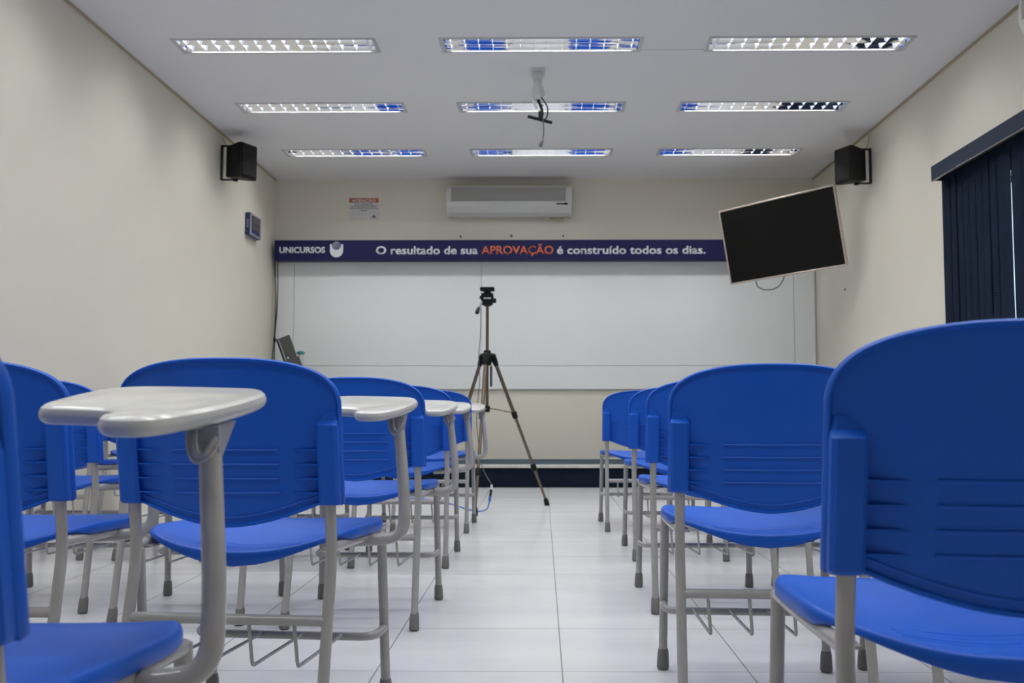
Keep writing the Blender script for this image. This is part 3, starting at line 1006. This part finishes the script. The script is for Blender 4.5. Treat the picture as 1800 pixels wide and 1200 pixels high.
def make_chair():
    t = thing('school_chair', 'blue plastic school chair', 'chair', (0, 0, 0), 0, 'blue tablet-arm school chairs')
    # --- backrest shell
    b = MB()
    NU, NV = 36, 14
    rear, front = [], []
    for j in range(NV + 1):
        v = j / NV
        ra, fa = [], []
        for i in range(NU + 1):
            x = 0.2325 * math.sin((-1 + 2 * i / NU) * PI / 2)
            z = back_bot(x) + (back_top(x) - back_bot(x)) * v
            y = back_y(x, z)
            ra.append((x, y - 0.003, z))
            fa.append((x, y + 0.004, z))
        rear.append(ra)
        front.append(fa)
    b.grid(rear)
    b.grid(front)
    rim = [(0.2325 * math.sin((-1 + 2 * i / 72) * PI / 2)) for i in range(73)]
    loop = [(x, back_y(x, back_top(x)) + 0.001, back_top(x)) for x in rim]
    for k in range(1, 6):
        z = 0.695 + (0.525 - 0.695) * k / 6
        loop.append((0.2325, back_y(0.2325, z) + 0.001, z))
    loop += [(x, back_y(x, back_bot(x)) + 0.001, back_bot(x)) for x in reversed(rim)]
    for k in range(1, 6):
        z = 0.525 + (0.695 - 0.525) * k / 6
        loop.append((-0.2325, back_y(0.2325, z) + 0.001, z))
    b.tube(loop, 0.005, 10, closed=True, flat=(0.0045, 0.0095), up=(0, 1, 0))
    # raised lip a little above the bottom edge
    lip = [(x * 0.93, back_y(x * 0.93, back_bot(x * 0.93) + 0.016) - 0.003, back_bot(x * 0.93) + 0.016) for x in rim[10:63]]
    b.tube(lip, 0.0022, 6)
    # four thin ridges across the middle, four fins at each side
    for q in range(4):
        z = 0.634 - 0.0292 * q
        xs_ = [-0.112 + 0.224 * k / 16 for k in range(17)]
        b.tube([(x, back_y(x, z) - 0.0038, z) for x in xs_], 0.0026, 6)
        for s in (-1, 1):
            fin = []
            for k in range(7):
                x = 0.140 + 0.052 * k / 6
                fin.append((s * x, back_y(x, z) - 0.003, z))
            a, c = fin[0], fin[-1]
            rearp = (s * 0.192, lean(z) - 0.014, z)
            b.prism([Vector(p) + Vector((0, 0, -0.0014)) for p in fin + [rearp]], (0, 0, 0.0028))
    back = b.build('backrest', M['plastic'], t, 50)
    for s in (-1, 1):
        v = MB()
        rings = []
        z0, z1 = 0.522, 0.684
        for z, dy0, inset in ((z0, 0.004, 0.003), (z0 + 0.005, 0.0, 0.0), (0.60, 0.0, 0.0), (z1, 0.0, 0.0), (z1 + 0.003, 0.003, 0.001), (0.694, 0.0165, 0.002), (0.712, 0.0215, 0.004)):
            c = lean(z)
            xa, xb = 0.1905 + inset, 0.2335 - inset
            ya, yb = c - 0.0185 + dy0, c + 0.014
            r_ = 0.006
            rings.append([(s * xx, yy, z) for xx, yy in ((xa, ya + r_), (xa + r_, ya), (xb - r_, ya), (xb, ya + r_), (xb, yb), (xa, yb))])
        G = v.grid(rings, closed_u=True)
        v.bm.faces.new(G[0][::-1])
        v.bm.faces.new(G[-1])
        v.build('post_sleeve', M['plastic'], back, 32)
    # --- seat: moulded shell with a rolled edge
    b = MB()
    out = []

    def plan(a):
        # rounded rectangle, rear corners cut round
        ca, sa = math.cos(a), math.sin(a)
        e = 2 / 5.5 if sa > 0 else 2 / 4.2
        x = 0.230 * math.copysign(abs(ca) ** e, ca)
        y = 0.238 + 0.197 * math.copysign(abs(sa) ** e, sa)
        if y < 0.10:
            y -= 0.012 * (1 - (abs(x) / 0.233) ** 2)
        return x, y
    NA = 160
    rings = []
    for f_ in (0.02, 0.2, 0.4, 0.6, 0.75, 0.87, 0.95, 0.985):
        ring = []
        for k in range(NA):
            x, y = plan(2 * PI * k / NA)
            x, y = x * f_, 0.238 + (y - 0.238) * f_
            ring.append((x, y, seat_top(x, y)))
        rings.append(ring)
    for off, dzz in ((1.0, 0.0035), (1.008, 0.010), (1.008, 1.0), (0.995, 1.03), (0.93, 0.9), (0.5, 0.5), (0.02, 0.5)):
        ring = []
        for k in range(NA):
            x0, y0 = plan(2 * PI * k / NA)
            x, y = x0 * off, 0.238 + (y0 - 0.238) * off
            zt = seat_top(x, y)
            q_ = min(1.0, abs(x0) / 0.2)
            q_ = q_ * q_ * (3 - 2 * q_)
            sd = min(1.0, max(0.0, (y0 - 0.075) / 0.05))
            skirt = 0.027 - 0.018 * q_ * (1 - sd) - 0.005 * q_ * sd
            if dzz < 0.1:
                z = zt - dzz
            elif dzz >= 1.0:
                z = zt - skirt - (0.003 if dzz > 1.0 else 0)
            else:
                z = zt - 0.012
            ring.append((x, y, z))
        rings.append(ring)
    G = b.grid(rings, closed_u=True)
    b.bm.faces.new(G[0][::-1])
    b.bm.faces.new(G[-1])
    for q in range(4):
        y = 0.095 + 0.022 * q
        b.tube([(x, y, seat_top(x, y) - 0.0003) for x in [-0.12 + 0.24 * k / 14 for k in range(15)]], 0.0011, 6)
    b.build('seat', M['plastic'], t, 55)
    # --- legs
    for s in (-1, 1):
        pts = [(s * 0.2125, lean(0) - 0.004, 0.012), (s * PX, lean(0.40), 0.40)]
        pts = fillet([(s * 0.213, lean(0), 0.012), (s * PX, lean(0.42), 0.42), (s * PX, lean(0.60), 0.60), (s * PX, lean(0.69) + 0.002, 0.69)], 0.05, 5)
        lg = MB().tube(pts, RT, 14).build('rear_leg', M['tube'], t, 50)
        d = (Vector(pts[1]) - Vector(pts[0])).normalized()
        p0 = Vector((s * 0.213, lean(0), 0.0))
        MB().tube([p0 + d * 0.001, p0 + d * 0.006, p0 + d * 0.045, p0 + d * 0.058], [0.0145, 0.0170, 0.0155, 0.0130], 14).build('foot_cap', M['cap'], lg, 40)
    for s in (-1, 1):
        pts = [(s * 0.222, 0.442, 0.012), (s * 0.215, 0.405, 0.425)]
        lg = MB().tube(pts, RT, 14).build('front_leg', M['tube'], t, 50)
        d = (Vector(pts[1]) - Vector(pts[0])).normalized()
        p0 = Vector((s * 0.222, 0.443, 0.0))
        MB().tube([p0 + d * 0.001, p0 + d * 0.006, p0 + d * 0.045, p0 + d * 0.058], [0.0145, 0.0170, 0.0155, 0.0130], 14).build('foot_cap', M['cap'], lg, 40)
    fr = MB()
    for s in (-1, 1):
        fr.tube([(s * PX, lean(0.432), 0.432), (s * 0.216, 0.24, 0.426), (s * 0.215, 0.408, 0.420)], RT * 0.9, 12)
        fr.box((s * 0.200, 0.075, 0.428), (0.030, 0.07, 0.004), rot=None)
    fr.tube([(-0.215, 0.398, 0.418), (0.215, 0.398, 0.418)], RT * 0.9, 12)
    fr.build('seat_frame', M['tube'], t, 50)
    MB().tube([(-0.211, lean(0.29), 0.29), (0.211, lean(0.29), 0.29)], 0.0112, 12).build('stretcher', M['tube'], t, 50)
    # --- book rack: U-shaped bar to the front legs and four bent rods from the stretcher
    rk = MB().tube(fillet([(-0.220, 0.425, 0.183), (-0.220, 0.335, 0.181), (0.220, 0.335, 0.181), (0.220, 0.425, 0.183)], 0.075, 8), 0.0100, 12).build('rack_bar', M['tube'], t, 50)
    for x in (-0.145, -0.05, 0.05, 0.145):
        MB().tube(fillet([(x - 0.004, lean(0.29), 0.285), (x + 0.003, lean(0.29) + 0.006, 0.196), (x - 0.004, 0.335, 0.184)], 0.014, 5), 0.0040, 8).build('rack_rod', M['tube'], t, 50)
    # --- writing arm
    arm_path = fillet([(0.120, 0.255, 0.412), (0.225, 0.262, 0.416), (0.304, 0.268, 0.425), (0.301, 0.282, 0.515), (0.274, 0.325, 0.690)], [0.04, 0.085, 0.10], 8)
    arm = MB().tube(arm_path, [0.0135] * (len(arm_path) - 1) + [0.0135], 16).build('arm_tube', M['tube'], t, 50)

    def tab_z(x, y):
        return 0.7085 + (y - 0.18) * 0.094 + (0.33 - x) * 0.022
    b = MB()
    b.prism([(x, y, tab_z(x, y) - 0.0255) for x, y in ((0.12, 0.31), (0.262, 0.27), (0.276, 0.31), (0.270, 0.40), (0.13, 0.43))], (0, 0, 0.004))
    b.prism([(0.292, 0.305, 0.698), (0.250, 0.305, 0.698), (0.266, 0.318, 0.648), (0.290, 0.318, 0.648)], (0, 0.008, 0))
    b.prism([(0.276, 0.305, 0.698), (0.276, 0.39, 0.704), (0.278, 0.335, 0.655)], (0.006, 0, 0))
    b.build('tablet_bracket', M['tube'], arm)
    hk = fillet([(0.257, 0.304, 0.696), (0.258, 0.300, 0.676), (0.268, 0.294, 0.657), (0.284, 0.290, 0.660), (0.296, 0.288, 0.676), (0.298, 0.288, 0.685)], 0.02, 5)
    hk2 = fillet([(0.268, 0.298, 0.696), (0.269, 0.294, 0.678), (0.276, 0.287, 0.664), (0.285, 0.284, 0.666), (0.293, 0.284, 0.678), (0.2975, 0.2875, 0.686)], 0.02, 5)
    MB().tube(hk, 0.0032, 8).tube(hk2, 0.0032, 8).build('bag_hook', M['tube'], arm, 60)
    # --- tablet
    ctrl = [(0.203, 0.222), (0.203, 0.198), (0.220, 0.178), (0.250, 0.177), (0.270, 0.196), (0.281, 0.235), (0.289, 0.29), (0.292, 0.35), (0.290, 0.43), (0.280, 0.51), (0.258, 0.562),
            (0.230, 0.583), (0.17, 0.588), (0.11, 0.586), (0.066, 0.572), (0.044, 0.535), (0.048, 0.46), (0.064, 0.37), (0.082, 0.298), (0.102, 0.272), (0.14, 0.268), (0.178, 0.262), (0.196, 0.245)]
    poly = smooth_closed(ctrl, 5)
    n = len(poly)
    nrm = []
    for i in range(n):
        d = (poly[(i + 1) % n] - poly[i - 1]).normalized()
        nrm.append(Vector((d.y, -d.x)))
    area = sum(poly[i].x * poly[(i + 1) % n].y - poly[(i + 1) % n].x * poly[i].y for i in range(n))
    sg = 1 if area > 0 else -1
    b = MB()
    rings = []
    for off, dzz in ((-0.0085, 0.0), (-0.006, -0.0006), (-0.002, -0.004), (0.0, -0.009), (0.0, -0.0135), (-0.002, -0.018), (-0.006, -0.0212), (-0.0085, -0.022)):
        ring = []
        for i in range(n):
            p = poly[i] + nrm[i] * (sg * off)
            ring.append((p.x, p.y, tab_z(p.x, p.y) + dzz))
        rings.append(ring)
    G = b.grid(rings[:3], closed_u=True)
    b.bm.faces.new(G[0][::-1])
    tab = b.build('writing_tablet', M['tablet'], t, 35)
    tab['label'] = 'white writing tablet'
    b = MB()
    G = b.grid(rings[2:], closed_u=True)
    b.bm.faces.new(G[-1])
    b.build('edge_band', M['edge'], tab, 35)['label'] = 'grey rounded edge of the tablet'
    return t


CH = [  # x, y (at the sleeves), turn, label
    # left of the aisle, column beside it
    (-0.679, 0.806, -2, 'nearest left chair cut by the picture edge, its large white tablet foremost of all'),
    (-0.642, 1.950, -5, 'blue chair left of the aisle with its whole back showing behind the nearest tablet'),
    (-0.624, 3.170, -2, 'left aisle chair third from the camera, next beyond the fully visible left back'),
    (-0.645, 4.350, 0, 'left aisle chair fourth from the camera, second from the tripod'),
    (-0.645, 5.540, 0, 'left aisle chair farthest from the camera, its tablet overlapping the tripod'),
    # second column on the left
    (-1.236, 2.010, 0, 'blue chair at the left picture edge behind the foremost tablet, second from the aisle'),
    (-1.215, 3.230, 0, 'left chair in the third row, second from the aisle, hidden by the whole left back'),
    (-1.205, 4.400, 0, 'left chair in the fourth row, second from the aisle, mostly hidden'),
    (-1.215, 5.560, 0, 'left chair in the farthest row, second from the aisle, mostly hidden'),
    # third column on the left
    (-1.825, 3.400, 2, 'left chair in the third row, third from the aisle, back edge above the foremost tablet'),
    (-1.800, 4.550, 0, 'left chair in the fourth row, third from the aisle, top corner beside the whole back'),
    (-1.800, 5.620, 0, 'left chair in the farthest row, third from the aisle'),
    # against the left wall
    (-2.400, 4.560, 0, 'chair by the left wall in the fourth row, mostly hidden'),
    (-2.400, 5.640, 0, 'chair by the left wall in the farthest row, mostly hidden'),
    # right of the aisle
    (0.573, 1.128, -3, 'biggest blue chair at the right edge of the picture, nearest on the right'),
    (0.533, 2.215, -3, 'right aisle chair second from the camera, just left of the biggest back'),
    (0.612, 3.420, 0, 'right aisle chair third from the camera, middle of the five'),
    (0.655, 4.560, 0, 'right aisle chair fourth from the camera'),
    (0.596, 5.610, 0, 'right aisle chair farthest from the camera, nearest the platform'),
    (1.110, 2.230, 0, 'right chair in the second row, second from the aisle, legs under the biggest seat'),
    (1.165, 3.440, 0, 'right chair in the third row, second from the aisle, legs under the second seat'),
    (1.230, 4.720, 0, 'right chair in the fourth row, second from the aisle, only legs showing'),
    (1.180, 5.620, 0, 'right chair in the farthest row, second from the aisle, only legs showing'),
    (1.720, 3.450, 0, 'right chair in the third row, third from the aisle, only legs showing'),
    (1.800, 4.640, 0, 'right chair in the fourth row, third from the aisle, only legs showing'),
    (1.770, 5.620, 0, 'right chair in the farthest row, third from the aisle, only legs showing'),
]
chair0 = make_chair()
for k, (x, y, a, lab) in enumerate(CH):
    if k == 0:
        chair0.location = (x, y, 0)
        chair0.rotation_euler = (0, 0, R(a))
        chair0['label'] = lab
    else:
        dup(chair0, (x, y, 0), R(a), lab)
